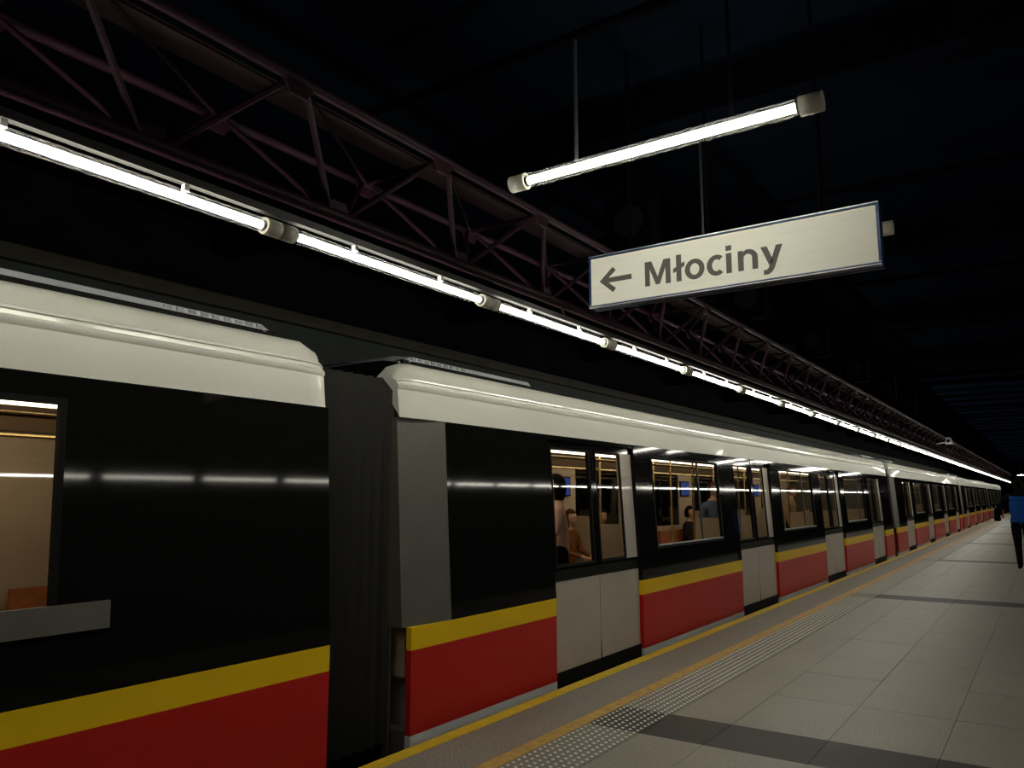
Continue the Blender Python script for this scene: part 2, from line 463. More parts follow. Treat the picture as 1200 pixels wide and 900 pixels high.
# ------------------------------------------------------------------ direction sign
SX0, SX1, SZ0, SZ1, SY, SD = -2.425, -.642, 2.782, 3.135, 4.45, .085
sg = thing('direction_sign', ((SX0 + SX1) / 2, SY + SD / 2, SZ0), 'long cream station sign with left arrow and black station name', 'sign')
w = (SX1 - SX0) / 2; h = SZ1 - SZ0
MB().box(-w + .004, w - .004, -SD / 2 + .006, SD / 2 - .006, .004, h - .004).build('body', 'sign_blue', sg)
for s in (-1, 1):
    MB().box(-w + .016, w - .016, s * SD / 2 - .006, s * SD / 2 + .002 * s + (.004 if s < 0 else 0), .018, h - .018).build('face', 'sign_face', sg)
    f = MB()
    yy0, yy1 = (-SD / 2 - .008, -SD / 2 + .006) if s < 0 else (SD / 2 - .006, SD / 2 + .008)
    f.box(-w, w, yy0, yy1, 0, .017).box(-w, w, yy0, yy1, h - .013, h)
    f.box(-w, -w + .013, yy0, yy1, .017, h - .013).box(w - .015, w, yy0, yy1, .017, h - .013)
    fr = f.build('frame', 'sign_blue', sg)
    e = MB(); y2 = yy0 - .002 if s < 0 else yy1; y3 = yy0 if s < 0 else yy1 + .002
    e.box(-w, w, y2, y3, h - .0045, h + .001).box(-w, w, y2, y3, .0, .006).box(-w, w, y2, y3, .0145, .0175)
    e.build('silver_edge', 'sign_silver', fr)
# arrow
FY = -SD / 2 - .0045
def flat(pts, name, m, parent, d=.003):
    n = len(pts); mb = MB()
    mb.v = [(x, FY, z) for x, z in pts] + [(x, FY - d, z) for x, z in pts]
    mb.f = [tuple(range(n)), tuple(reversed(range(n, 2 * n)))] + [(i, i + n, (i + 1) % n + n, (i + 1) % n) for i in range(n)]
    me = mb.mesh(name); bm = bmesh.new(); bm.from_mesh(me); bmesh.ops.recalc_face_normals(bm, faces=bm.faces); bm.to_mesh(me); bm.free()
    me.materials.append(M[m]); return link(name, me, parent)
xc = (SX0 + SX1) / 2
ax, az = -2.346 - xc, .173
def P(x, z): return (ax + x, az + z)
t = .017
flat([P(0, 0), P(.098, .085), P(.120, .060), P(.066, .0165), P(.232, .0165), P(.232, -.0165), P(.066, -.0165), P(.120, -.060), P(.098, -.085)], 'arrow', 'sign_text', sg)
# station name, one flat letter at a time (drawing units: 492 wide)
U = .862 / 492.0; LX0 = -2.020 - xc; LZ0 = .088
def T(p): return [(LX0 + x * U, LZ0 + z * U) for x, z in p]
def arc(cx_, cz_, ro, zo, ri, zi, a0, a1, n=26):
    o = [(cx_ + ro * math.cos(math.radians(a0 + (a1 - a0) * i / n)), cz_ + zo * math.sin(math.radians(a0 + (a1 - a0) * i / n))) for i in range(n + 1)]
    q = [(cx_ + ri * math.cos(math.radians(a0 + (a1 - a0) * i / n)), cz_ + zi * math.sin(math.radians(a0 + (a1 - a0) * i / n))) for i in range(n + 1)]
    return o, q
def letter(polys):
    mb = MB()
    for pts in polys:
        pts = T(pts); n = len(pts); i = len(mb.v)
        mb.v += [(x, FY, z) for x, z in pts] + [(x, FY - .003, z) for x, z in pts]
        mb.f += [tuple(range(i, i + n)), tuple(reversed(range(i + n, i + 2 * n)))] + [(i + k, i + k + n, i + (k + 1) % n + n, i + (k + 1) % n) for k in range(n)]
    me = mb.mesh('letter'); bm = bmesh.new(); bm.from_mesh(me)
    bmesh.ops.recalc_face_normals(bm, faces=bm.faces); bmesh.ops.triangulate(bm, faces=[f for f in bm.faces if len(f.verts) > 4]); bm.to_mesh(me); bm.free()
    me.materials.append(M['sign_text']); return link('letter', me, sg)
def strip(o, q): return [[o[i], o[i + 1], q[i + 1], q[i]] for i in range(len(o) - 1)]
letter([[(0, 0), (0, 91), (26, 91), (49.5, 31), (73, 91), (99, 91), (99, 0), (80, 0), (80, 62), (57, 2), (42, 2), (19, 62), (19, 0)]])
letter([[(121, 0), (121, 97), (140, 97), (140, 0)], [(109, 32), (109, 48), (121, 54), (121, 38)], [(140, 47.5), (140, 63.5), (152, 69.5), (152, 53.5)]])
letter(strip(*arc(189, 35, 36, 37, 17, 21, 0, 360, 36)))
letter(strip(*arc(268, 35, 35, 37, 16, 21, 50, 310)))
letter([[(302, 0), (302, 70), (321, 70), (321, 0)], [(301.5, 79), (301.5, 97), (321.5, 97), (321.5, 79)]])
no, ni = arc(376.5, 42, 33.5, 30, 14.5, 14, 0, 180, 16)
letter([[(343, 0), (343, 70), (361, 70), (361, 64)] + [q for q in reversed(no) if q[0] > 365] + [(410, 0), (391, 0)] + ni + [(362, 0)]])
letter([[(471, 70), (492, 70), (464, -6), (456, -19), (444, -26), (428, -26), (428, -10), (438, -10), (445, -3), (447, 4)], [(420, 70), (441, 70), (461, 18), (447, 4)]])
for x in (-1.612, -.945, -2.14):
    MB().tube((x - xc, 0, h - .004), (x - xc, 0, CEIL - .01 - SZ0), .012, 8).build('hanging_rod', 'bracket', sg)  # sign rods coloured black to look unlit

# ------------------------------------------------------------------ purple space truss
BX, BZ, TFX, TBX, TZ = -2.94, 2.99, -2.64, -3.24, 3.405
NP = 1.022
def truss(sign, xc_, label, detail):
    r = thing('space_truss', (xc_, 0, BZ), label, 'truss')
    def p(x, y, z): return (sign * (-x - 2.94), y, z - BZ)
    bx, tf, tb = BX, TFX, TBX
    y0, y1 = -4.0, 92.0
    MB().tube(p(bx, y0, BZ), p(bx, y1, BZ), .034, 10).build('bottom_chord', 'purple', r, smooth=True)
    MB().tube(p(tf, y0, TZ), p(tf, y1, TZ), .026, 10).build('top_chord', 'purple', r, smooth=True)
    MB().tube(p(tb, y0, TZ), p(tb, y1, TZ), .026, 10).build('top_chord', 'purple', r, smooth=True)
    x0, x1 = sorted((p(-2.955, 0, 0)[0], p(-2.80, 0, 0)[0]))
    MB().box(x0, x1, y0, y1, TZ + .03 - BZ, TZ + .05 - BZ).build('duct', 'maroon', r)
    x0, x1 = sorted((p(-2.918, 0, 0)[0], p(-2.882, 0, 0)[0]))
    MB().hexa([(x0, y0, LZ + .06 - BZ), (x1, y0, LZ + .06 - BZ), (x1, y1, LZ + .06 - BZ), (x0, y1, LZ + .06 - BZ), (x0 + .008, y0, LZ + .10 - BZ), (x1 - .008, y0, LZ + .10 - BZ), (x1 - .008, y1, LZ + .10 - BZ), (x0 + .008, y1, LZ + .10 - BZ)]).build('lamp_rail', 'rail', r)
    cxr = (x0 + x1) / 2
    stuff = MB(); gst = MB()
    def strut(a, b, rr, y, name='brace'):
        if detail and y < 30: MB().tube(a, b, rr, 6).build(name, 'purple', r, smooth=True)
        else: stuff.tube(a, b, rr, 4)
    gus = MB().tube((0, -.0, -.03), (0, 0, .05), .055, 10).mesh('gusset')
    k = -5
    while True:
        yb = 1.66 + k * NP; yt = 2.15 + k * NP; k += 1
        if yb > 91: break
        yp = yt - NP
        if yb < -3.5: continue
        for tx, rr in ((tf, .0165), (tb, .0145)):
            strut(p(bx, yb + .05, BZ), p(tx, yt - .03, TZ), rr, yb)
            strut(p(bx, yb - .05, BZ), p(tx, yp + .03, TZ), rr, yb)
        strut(p(tf, yt, TZ), p(tb, yt, TZ), .014, yb, 'cross_brace')
        strut(p(tf, yt, TZ), p(tb, yt + NP, TZ), .011, yb, 'cross_brace')
        for (gx, gy, gz, s) in ((bx, yb, BZ + .035, 1), (tf, yt, TZ - .035, -1), (tb, yt, TZ - .035, -1)):
            c = p(gx, gy, gz)
            mb = MB(); mb.hexa([(c[0] - .008, c[1] - .09, c[2] - .03 * s), (c[0] + .008, c[1] - .09, c[2] - .03 * s), (c[0] + .008, c[1] + .09, c[2] - .03 * s), (c[0] - .008, c[1] + .09, c[2] - .03 * s),
                               (c[0] - .008, c[1] - .045, c[2] + .045 * s), (c[0] + .008, c[1] - .045, c[2] + .045 * s), (c[0] + .008, c[1] + .045, c[2] + .045 * s), (c[0] - .008, c[1] + .045, c[2] + .045 * s)])
            if detail and yb < 30: mb.build('gusset', 'purple', r)
            else:
                i = len(gst.v); gst.v += mb.v; gst.f += [tuple(i + q for q in fc) for fc in mb.f]; gst.mi += mb.mi
        if k % 4 == 0:
            c = p(tb, yt, TZ); MB().tube(c, (c[0], c[1], CEIL - BZ), .012, 6).build('hanging_rod', 'bracket', r)
            c = p(bx, yb, BZ); MB().tube((cxr, c[1] + .2, LZ + .09 - BZ), (c[0], c[1] + .2, c[2]), .008, 6).build('rail_hanger', 'rod', r)
    tag(stuff.build('lattice', 'purple', r), kind='stuff'); tag(gst.build('gusset_row', 'purple', r), kind='stuff')
    return r
truss(-1, -2.94, 'purple triangular steel truss running above the row of tube lamps', True)
truss(1, RROW, 'purple truss above the opposite platform edge, right of the walkway', False)

# dark boxes with a round disc, hung above the truss
for i in range(6):
    yb = 5.9 + i * 3.12
    b = thing('ceiling_box', (-2.78, yb, 3.62), 'black square box with round disc above the truss, %s from the sign' % ordinal(i + 1).replace('nearest', 'first'), 'ceiling box', 'boxes hung above the truss')
    MB().box(-.22, .22, -.10, .10, 0, .50).build('housing', 'bracket', b, bevel=.012)
    mb = MB().tube((0, -.101, .25), (0, -.125, .25), .135, 24); mb.build('disc', 'bluedisc', b, smooth=True)
    MB().tube((0, 0, .49), (0, 0, CEIL - 3.62), .02, 8).build('hanging_rod', 'bracket', b)
# small pale camera at the far truss
cc = thing('surveillance_camera', (-2.50, 27.8, 3.28), 'small pale surveillance camera on the far end of the truss', 'camera')
MB().hexa([(-.10, -.02, -.10), (.12, -.02, -.10), (.12, .30, -.10), (-.10, .30, -.10), (-.05, 0, .10), (.06, 0, .10), (.06, .26, .10), (-.05, .26, .10)]).build('housing', 'cctv', cc, bevel=.01)
MB().tube((0, -.06, -.02), (0, -.015, -.02), .05, 12).build('lens', 'lens', cc)
MB().tube((-.10, .1, -.05), (-.40, .1, -.10), .018, 6).build('arm', 'cctv', cc)
MB().tube((0, .1, .09), (0, .1, CEIL - 3.28), .012, 6).build('hanging_rod', 'bracket', cc)

# ------------------------------------------------------------------ carriages
def off(z):                                  # side lean: how far the skin sits inboard at height z
    if z <= .7: return 0.0
    return -.060 * (z - .7)
def skin(mb, y0, y1, z0, z1, inset=0.0, th=.045):
    a, b = off(z0) - inset, off(z1) - inset
    return mb.hexa([(a - th, y0, z0), (a, y0, z0), (a, y1, z0), (a - th, y1, z0), (b - th, y0, z1), (b, y0, z1), (b, y1, z1), (b - th, y1, z1)])
def pane(mb, y0, y1, z0, z1, inset):
    a, b = off(z0) - inset, off(z1) - inset
    mb.quad((a, y0, z0), (a, y1, z0), (b, y1, z1), (b, y0, z1)); return mb
CANT = [(2.09, -0.083), (2.11, -0.085), (2.285, -0.095), (2.297, -0.085), (2.318, -0.085), (2.33, -0.101), (2.35, -0.104), (2.356, -0.096), (2.368, -0.098), (2.376, -0.11), (2.43, -0.127), (2.465, -0.149), (2.488, -0.182), (2.502, -0.277)]
CARL = 19.30
ZW0, ZW1, ZD1 = .985, 1.985, 2.05
DW = 1.72
def carriage(y0, doors, windows, label, grey_end, bar=None, L=CARL):
    r = thing('metro_carriage', (TX, y0, 0), label, 'train carriage', 'carriages of the metro train')
    # ---- side panels between the doors
    cuts = [0.0]
    for d in doors: cuts += [d, d + DW]
    cuts.append(L)
    for s in range(0, len(cuts), 2):
        a, b = cuts[s], cuts[s + 1]
        wins = [w_ for w_ in windows if a - .01 <= w_[0] and w_[1] <= b + .01]
        mb = MB(); pa = a
        if s == 0 and grey_end: pa = .46
        skin(mb, pa, b, .69, ZW0); skin(mb, pa, b, ZW1, 2.09)
        e = pa
        for (w0, w1) in wins: skin(mb, e, w0, ZW0, ZW1); e = w1
        skin(mb, e, b, ZW0, ZW1)
        sp = mb.build('side_panel', 'black', r)
        skin(MB(), a if not (s == 0 and grey_end) else .04, b, .545, .69).build('yellow_stripe', 'yellow', sp)
        skin(MB(), a if not (s == 0 and grey_end) else .04, b, .012, .545).build('red_panel', 'red', sp)
        skin(MB(), a if not (s == 0 and grey_end) else .04, b, -.14, .012, .0).build('sill_strip', 'silver', sp)
        for (w0, w1) in wins:
            g = MB()
            for (p0, p1, q0, q1) in ((w0, w1, ZW0, ZW0 + .03), (w0, w1, ZW1 - .03, ZW1), (w0, w0 + .03, ZW0 + .03, ZW1 - .03), (w1 - .03, w1, ZW0 + .03, ZW1 - .03)):
                skin(g, p0, p1, q0, q1, -.004, .03)
            wf = g.build('window_frame', 'rubber', r)
            pane(MB(), w0 + .03, w1 - .03, ZW0 + .03, ZW1 - .03, .012).build('pane', 'glass', wf)
            skin(MB(), w0 + .03, w1 - .03, ZW0 + .030, ZW0 + .044, -.007, .012).build('sill', 'ac', wf)
            m = w0 + (w1 - w0) * .66
            skin(MB(), m - .012, m + .012, ZW0 + .044, ZW1 - .03, -.002, .02).build('mullion', 'rail', wf)
    if grey_end:
        mb = MB()
        for (z0, z1) in ((.69, 2.09),):
            a0, b0 = off(z0), off(z1)
            mb.hexa([(a0 - .30, 0, z0), (a0 - .05, 0, z0), (a0 - .001, .46, z0), (a0 - .30, .46, z0), (b0 - .30, 0, z1), (b0 - .05, 0, z1), (b0 - .001, .46, z1), (b0 - .30, .46, z1)])
        mb.build('end_panel', 'end_grey', r)
    if bar:
        skin(MB(), bar[0], bar[1], .965, 1.085, -.012, .02).build('window_ledge', 'end_grey', r)
    # ---- cantrail, roof
    ys = [0, .05, .16, L - .16, L - .05, L]
    def prof(k):
        t = {0: 1, 1: .35, 4: .35, 5: 1}.get(k, 0)
        return [(x - t * .025 - t * .03 * (z - 2.09) / .4, z - t * .11 * max(0, (z - 2.34) / .16)) for z, x in CANT]
    cm = MB().loft(prof, ys)
    cm.f += [tuple(range(len(CANT))), tuple(reversed(range(5 * len(CANT), 6 * len(CANT))))]; cm.mi += [0, 0]
    cm.build('cantrail', 'white', r, smooth=True)
    W = CARW
    rp = [(-.277, 2.502), (-.5, 2.55), (-.9, 2.58), (-W / 2, 2.59), (-W + .9, 2.58), (-W + .5, 2.55), (-W + .25, 2.50), (-W + .06, 2.09)]
    MB().loft(rp, [.24, L - .24]).build('roof', 'roof', r, smooth=True)
    for (a, b) in ((.22, 2.05), (L - 2.05, L - .22)):
        mb = MB()
        def ring(y, k): return [(-.31 - .02 * k, y, 2.548 - .05 * k), (-.32 - .02 * k, y, 2.580 - .05 * k), (-.5, y, 2.606 - .05 * k), (-W + .5, y, 2.606 - .05 * k), (-W + .31, y, 2.50)]
        i0 = 0; rr = []
        for y_, k in ((a, 1), (a + .12, 0), (b - .12, 0), (b, 1)):
            rr.append(len(mb.v)); mb.v += ring(y_, k)
        for q in range(3):
            for j in range(4): mb.f.append((rr[q] + j, rr[q] + j + 1, rr[q + 1] + j + 1, rr[q + 1] + j)); mb.mi.append(0)
        ac = mb.build('roof_unit', 'ac', r)
        MB().box(-W + .34, -.315, a + .02, b - .02, 2.49, 2.55).build('skirt', 'rubber', ac)
        g = MB()
        for q in range(9):
            yy = (b - .16 - q * .075) if a > 5 else (a + .12 + q * .075)
            g.box(-.322, -.309, yy, yy + .045, 2.552, 2.574)
        tag(g.build('grille', 'grille', ac), kind='stuff')
    # ---- doors
    for d in doors:
        skin(MB(), d, d + DW, ZD1, 2.09, .004).build('door_header', 'black', r)
        skin(MB(), d, d + DW, -.14, .055, .03).build('door_step', 'rubber', r)
        mid = d + DW / 2
        for (a, b, s0, s1) in ((d + .015, mid - .004, .07, .05), (mid + .004, d + DW - .015, .05, .25)):
            ins = .035
            lf = skin(MB(), a, b, .06, .815, ins).build('door_leaf', 'doorwhite', r)
            mb = MB()
            skin(mb, a, b, .905, .93, ins); skin(mb, a, b, 1.985, ZD1, ins); skin(mb, a, a + s0, .93, 1.985, ins)
            if s1 < .2: skin(mb, b - s1, b, .93, 1.985, ins)
            mb.build('pane_surround', 'black', lf)
            if s1 > .2: skin(MB(), b - s1, b, .93, 1.985, ins).build('pale_stile', 'doorwhite', lf)
            skin(MB(), a, b, .815, .905, ins - .003).build('door_band', 'rubber', lf)
            pane(MB(), a + s0, b - s1, .93, 1.985, ins + .012).build('door_pane', 'glass', lf)
            g = MB()
            for (p0, p1, q0, q1) in ((a + s0, b - s1, .93, .952), (a + s0, b - s1, 1.963, 1.985), (a + s0, a + s0 + .018, .952, 1.963), (b - s1 - .018, b - s1, .952, 1.963)):
                skin(g, p0, p1, q0, q1, ins - .002, .02)
            g.build('pane_gasket', 'rubber', lf)
        skin(MB(), mid - .006, mid + .006, .06, ZD1, .030).build('door_seal', 'rubber', r)
    # ---- ends, underframe, bellows
    if True:
        for yy in (.012, L - .03): MB().box(-W + .1, -.17, yy, yy + .018, -.14, 2.26).build('end_wall', 'end_grey', r)
        MB().box(-W + .15, -.10, .05, L - .05, -.95, -.15).build('underframe', 'under', r)
        mb = MB(); n = 7; gapl = 19.97 - L
        pr = []
        ys = [L + .0 + gapl * q / (2 * n) for q in range(2 * n + 1)]
        def bp(k):
            e = .18 if k % 2 == 0 else .24
            return [(-e, -.05), (-e, 2.28), (-e - .10, 2.38), (-W + e + .1, 2.38), (-W + e, 2.28), (-W + e, -.05)]
        mb.loft(bp, ys, close=True); mb.build('gangway_bellows', 'bellows', r)
    # ---- inside
    MB().box(-W + .08, -.06, .05, L - .05, -.13, .03).build('cabin_floor', 'cabin_floor', r)
    MB().loft([(-.12, 2.02), (-.35, 2.16), (-.8, 2.20), (-W / 2, 2.20), (-W + .8, 2.20), (-W + .35, 2.16), (-W + .12, 2.02)], [.05, L - .05]).build('cabin_ceiling', 'cabin_ceiling', r, smooth=True)
    for x in (-.72, -W + .72):
        MB().box(x - .06, x + .06, .3, L - .3, 2.150, 2.175).build('ceiling_light', 'strip', r)
    fw = MB(); fw.box(-W + .05, -W + .08, 0.03, L - .03, -.1, ZW0).box(-W + .05, -W + .08, .03, L - .03, ZW1, 2.15)
    e = .03
    fgl = MB()
    ops = sorted([(w0, w1) for w0, w1 in windows] + [(d + .1, d + DW - .1) for d in doors])
    for w0, w1 in ops:
        fw.box(-W + .05, -W + .08, e, w0, ZW0, ZW1); e = w1
        fgl.quad((-W + .065, w0, ZW0), (-W + .065, w1, ZW0), (-W + .065, w1, ZW1), (-W + .065, w0, ZW1))
    fw.box(-W + .05, -W + .08, e, L - .03, ZW0, ZW1)
    f = fw.build('far_side', 'cabin', r); fgl.build('far_glass', 'glass_far', f)
    for s in range(0, len(cuts), 2):
        a, b = cuts[s] + .18, cuts[s + 1] - .18
        if b - a < .9: continue
        ns = max(1, int((b - a) / .48)); sw = (b - a) / ns
        for side in (0, 1):
            sx = 1 if side == 0 else -1
            X = (-.10) if side == 0 else (-W + .12)
            mb = MB(); c = MB()
            for q in range(ns):
                p0, p1 = a + q * sw + .02, a + (q + 1) * sw - .02
                x = lambda v: X - sx * v
                mb.hexa([(x(.48), p0, .42), (x(.06), p0, .40), (x(.06), p1, .40), (x(.48), p1, .42), (x(.48), p0, .47), (x(.08), p0, .45), (x(.08), p1, .45), (x(.48), p1, .47)])
                mb.hexa([(x(.12), p0, .45), (x(.05), p0, .45), (x(.05), p1, .45), (x(.12), p1, .45), (x(.07), p0 + .03, .90), (x(.02), p0 + .03, .90), (x(.02), p1 - .03, .90), (x(.07), p1 - .03, .90)])
            se = mb.build('seat_row', 'seat', r)
            c.box(min(X, X - sx * .36), max(X, X - sx * .36), a, b, .03, .40); c.build('seat_base', 'seat_shell', se)
            for yy in (a - .06, b + .06):
                g = MB(); g.box(min(X - sx * .02, X - sx * .5), max(X - sx * .02, X - sx * .5), yy - .012, yy + .012, .35, 1.25); g.build('screen_panel', 'cabin', r)
                MB().tube((X - sx * .52, yy, .03), (X - sx * .52, yy, 2.15), .016, 8).build('pole', 'pole', r)
    for d in doors:
        MB().tube((-W / 2, d + DW / 2, .03), (-W / 2, d + DW / 2, 2.19), .018, 8).build('pole', 'pole', r)
        sc = MB().box(-W + .085, -W + .11, d - .55, d - .10, 1.55, 1.85).build('wall_screen', 'rubber', r)
        MB().quad((-W + .112, d - .53, 1.57), (-W + .112, d - .12, 1.57), (-W + .112, d - .12, 1.83), (-W + .112, d - .53, 1.83)); 
        q = MB(); q.quad((-W + .112, d - .53, 1.57), (-W + .112, d - .12, 1.57), (-W + .112, d - .12, 1.83), (-W + .112, d - .53, 1.83)); q.build('display', 'screen', sc)
    for x in (-.62, -W + .62):
        MB().tube((x, .4, 1.95), (x, L - .4, 1.95), .014, 8).build('grab_rail', 'pole', r)
    return r
CB = 3.95
DOORS = [1.88, 6.76, 11.64, 16.40]
WINS = [(4.02, 6.12), (8.95, 11.05), (13.75, 15.85)]
carB = carriage(CB, DOORS, WINS, 'second red, yellow and black metro carriage, right of the dark gangway', True)
carA = carriage(CB - 19.97, [1.88, 6.76, 11.64], [(4.02, 6.12), (8.95, 11.05), (14.2, 15.6), (15.72, 17.75)], 'nearest metro carriage cut by the left picture edge, left of the gangway', False, bar=(15.5, 17.98))
for i, lab in enumerate(('third metro carriage, beyond the pale post, half way along the train', 'fourth metro carriage, small and far along the platform', 'farthest metro carriage at the distant end of the platform')):
    c = copy_tree(carB); c.location.y = CB + 19.97 * (i + 1); c['label'] = lab

# ------------------------------------------------------------------ people
def person(name, label, loc, rz, J, R_, zones, mats, hair, height=1.0, extra=None, group=None):
    """one continuous skinned body; zones: function(bone index, point) -> material slot"""
    names = list(J); idx = {n: i for i, n in enumerate(names)}
    edges = [(idx[a], idx[b]) for a, b in BONES if a in idx and b in idx]
    me = bpy.data.meshes.new('body'); me.from_pydata([J[n] for n in names], edges, [])
    o = bpy.data.objects.new('tmp_body', me); COL.objects.link(o)
    sk = o.modifiers.new('skin', 'SKIN'); sk.use_smooth_shade = True; sk.branch_smoothing = .3
    for i, n in enumerate(names):
        r = R_[n]; me.skin_vertices[0].data[i].radius = r if isinstance(r, tuple) else (r, r)
        me.skin_vertices[0].data[i].use_root = (n == 'pelvis')
    ss = o.modifiers.new('sub', 'SUBSURF'); ss.levels = 1; ss.render_levels = 1
    bpy.context.view_layer.update()
    d = bpy.context.evaluated_depsgraph_get()
    bme = bpy.data.meshes.new_from_object(o.evaluated_get(d)); bpy.data.objects.remove(o)
    # head: shaped ellipsoid joined into the same mesh
    bm = bmesh.new(); bm.from_mesh(bme)
    hc = Vector(J['head']); nv0 = len(bm.verts)
    res = bmesh.ops.create_uvsphere(bm, u_segments=20, v_segments=14, radius=1.0)
    for v in res['verts']:
        x, y, z = v.co
        k = 1.0 - .22 * max(0, -z) ** 1.5
        X = .076 * x * k; Y = .098 * y * (1 - .10 * max(0, -z)); Z = .122 * z
        if y > .55 and abs(x) < .32:
            if -.28 < z < .10: Y += .018 * (1 - abs(x) / .32) * (1 - abs(z + .16) / .3 if z < 0 else .3)
            if z < -.55: Y += .008
        if y > .4 and .0 < z < .25 and .25 < abs(x) < .55: Y -= .008
        if abs(x) > .9 and abs(z) < .3: X += .012 * (1 if x > 0 else -1)
        v.co = hc + Vector((X, Y, Z))
    bm.to_mesh(bme); bm.free()
    for m in mats: bme.materials.append(m)
    seg = [(Vector(J[a]), Vector(J[b]), a, b) for a, b in BONES if a in idx and b in idx]
    for pl in bme.polygons:
        c = pl.center; best = None
        if (c - hc).length < .13: pl.material_index = 0; pl.use_smooth = True; continue
        for (a, b, na, nb) in seg:
            ab = b - a; t = max(0, min(1, (c - a).dot(ab) / ab.length_squared)); dd = (a + ab * t - c).length
            if best is None or dd < best[0]: best = (dd, na, nb, t)
        pl.material_index = zones(best[1], best[2], best[3], c); pl.use_smooth = True
    root = thing(name, loc, label, 'person', group, rz); root.scale = (height,) * 3
    b = link('body', bme, root)
    # face marks
    fc = MB()
    for s in (-1, 1):
        fc.tube((hc.x + s * .031, hc.y + .082, hc.z + .012), (hc.x + s * .031, hc.y + .0905, hc.z + .012), .010, 8)
    fc.build('eyes', 'lens', b)
    mo = MB(); mo.box(hc.x - .022, hc.x + .022, hc.y + .070, hc.y + .0915, hc.z - .066, hc.z - .058); mo.build('mouth', 'seat', b)
    hm = bmesh.new(); rs = bmesh.ops.create_uvsphere(hm, u_segments=18, v_segments=12, radius=1.0)
    kill = []
    long_ = hair[1]
    for v in list(hm.verts):
        x, y, z = v.co
        if (y > .35 and z < .42) or z < (-.15 - long_): kill.append(v)
        else:
            w = 1 + .10 * long_ * max(0, -z)
            v.co = hc + Vector((.085 * x * w, .108 * y - .004, .134 * z * (1 + .9 * long_ * (z < 0))))
    bmesh.ops.delete(hm, geom=kill, context='VERTS')
    bmesh.ops.solidify(hm, geom=hm.faces[:], thickness=-.004)
    hme = bpy.data.meshes.new('hair'); hm.to_mesh(hme); hm.free(); hme.materials.append(hair[0])
    hme.polygons.foreach_set('use_smooth', [True] * len(hme.polygons))
    link('hair', hme, b)
    return root, b
BONES = [('pelvis', 'spine'), ('spine', 'chest'), ('chest', 'neck'), ('neck', 'head_base'), ('head_base', 'head')]
for s in 'lr':
    BONES += [('chest', 'sh_' + s), ('sh_' + s, 'el_' + s), ('el_' + s, 'wr_' + s), ('wr_' + s, 'pa_' + s), ('pelvis', 'hip_' + s), ('hip_' + s, 'kn_' + s), ('kn_' + s, 'an_' + s), ('an_' + s, 'to_' + s)]
    for i in range(5): BONES += [('pa_' + s, 'f%d_' % i + s), ('f%d_' % i + s, 'g%d_' % i + s)]
def skeleton(arms, legs, lean=0.0, pz=.95):
    J = {'pelvis': (0, 0, pz), 'spine': (0, lean * .3, pz + .20), 'chest': (0, lean * .8, pz + .42), 'neck': (0, lean, pz + .56), 'head_base': (0, lean + .01, pz + .61), 'head': (0, lean + .025, pz + .705)}
    R_ = {'pelvis': (.155, .115), 'spine': (.145, .105), 'chest': (.165, .115), 'neck': (.055, .055), 'head_base': (.05, .05), 'head': (.06, .07)}
    for s, sx in (('l', -1), ('r', 1)):
        el, wr = arms[s]; kn, an = legs[s]
        J['sh_' + s] = (sx * .185, lean * .85, pz + .47); R_['sh_' + s] = .068
        J['el_' + s] = el; R_['el_' + s] = .048
        J['wr_' + s] = wr; R_['wr_' + s] = .030
        d = (Vector(wr) - Vector(el)).normalized(); pa = Vector(wr) + d * .07
        J['pa_' + s] = tuple(pa); R_['pa_' + s] = (.034, .020)
        side = d.cross(Vector((sx, 0, 0)))
        if side.length < .2: side = Vector((0, 1, 0))
        side.normalize(); inw = Vector((-sx, 0, 0)); inw = (inw - d * inw.dot(d)); inw = inw.normalized() if inw.length > .1 else Vector((0, 0, -1))
        for i in range(5):
            if i == 0:
                a = pa - d * .035 + side * .045; b = a + d * .03 + inw * .018 + side * .008
            else:
                a = pa + d * (.045 + .006 * (2.5 - abs(i - 2.3))) + side * (.030 - .020 * (i - 1)); b = a + d * .028 + inw * .022
            J['f%d_' % i + s] = tuple(a); R_['f%d_' % i + s] = .0095
            J['g%d_' % i + s] = tuple(b); R_['g%d_' % i + s] = .0075
        J['hip_' + s] = (sx * .095, 0, pz - .06); R_['hip_' + s] = .098
        J['kn_' + s] = kn; R_['kn_' + s] = .064
        J['an_' + s] = an; R_['an_' + s] = .044
        J['to_' + s] = (an[0] + sx * .02, an[1] + .16, an[2] - .045); R_['to_' + s] = (.042, .032)
    return J, R_
def clothes(top, yoke=None):
    def z(a, b, t, c):
        if b[:2] in ('pa',) or a[:2] in ('pa',) or (a[0] == 'f'): return 0
        if yoke is not None and b in ('neck', 'head_base', 'head'): return 4
        if b in ('neck', 'head_base', 'head'): return 0 if b != 'neck' or t > .75 else 1
        if b[:2] == 'to' or (b[:2] == 'an' and t > .92): return 3
        if b[:3] == 'kn_' or b[:3] == 'an_' or b[:3] == 'hip': return 2
        if yoke is not None and (b[:2] in ('sh', 'el', 'wr') or c.z > yoke): return 4
        return 1
    return z
def cloth(name, col): return mat(name, col, .9, 0, .15, 14, .25, 60, spec=.08)
dark = cloth('dark_trousers', (.005, .005, .006)); shoe = cloth('black_shoes', (.012, .011, .010))
blackc = cloth('black_sleeve_cloth', (.004, .004, .005)); hairm = cloth('dark_hair', (.006, .005, .004)); brownh = cloth('brown_hair', (.06, .03, .015))

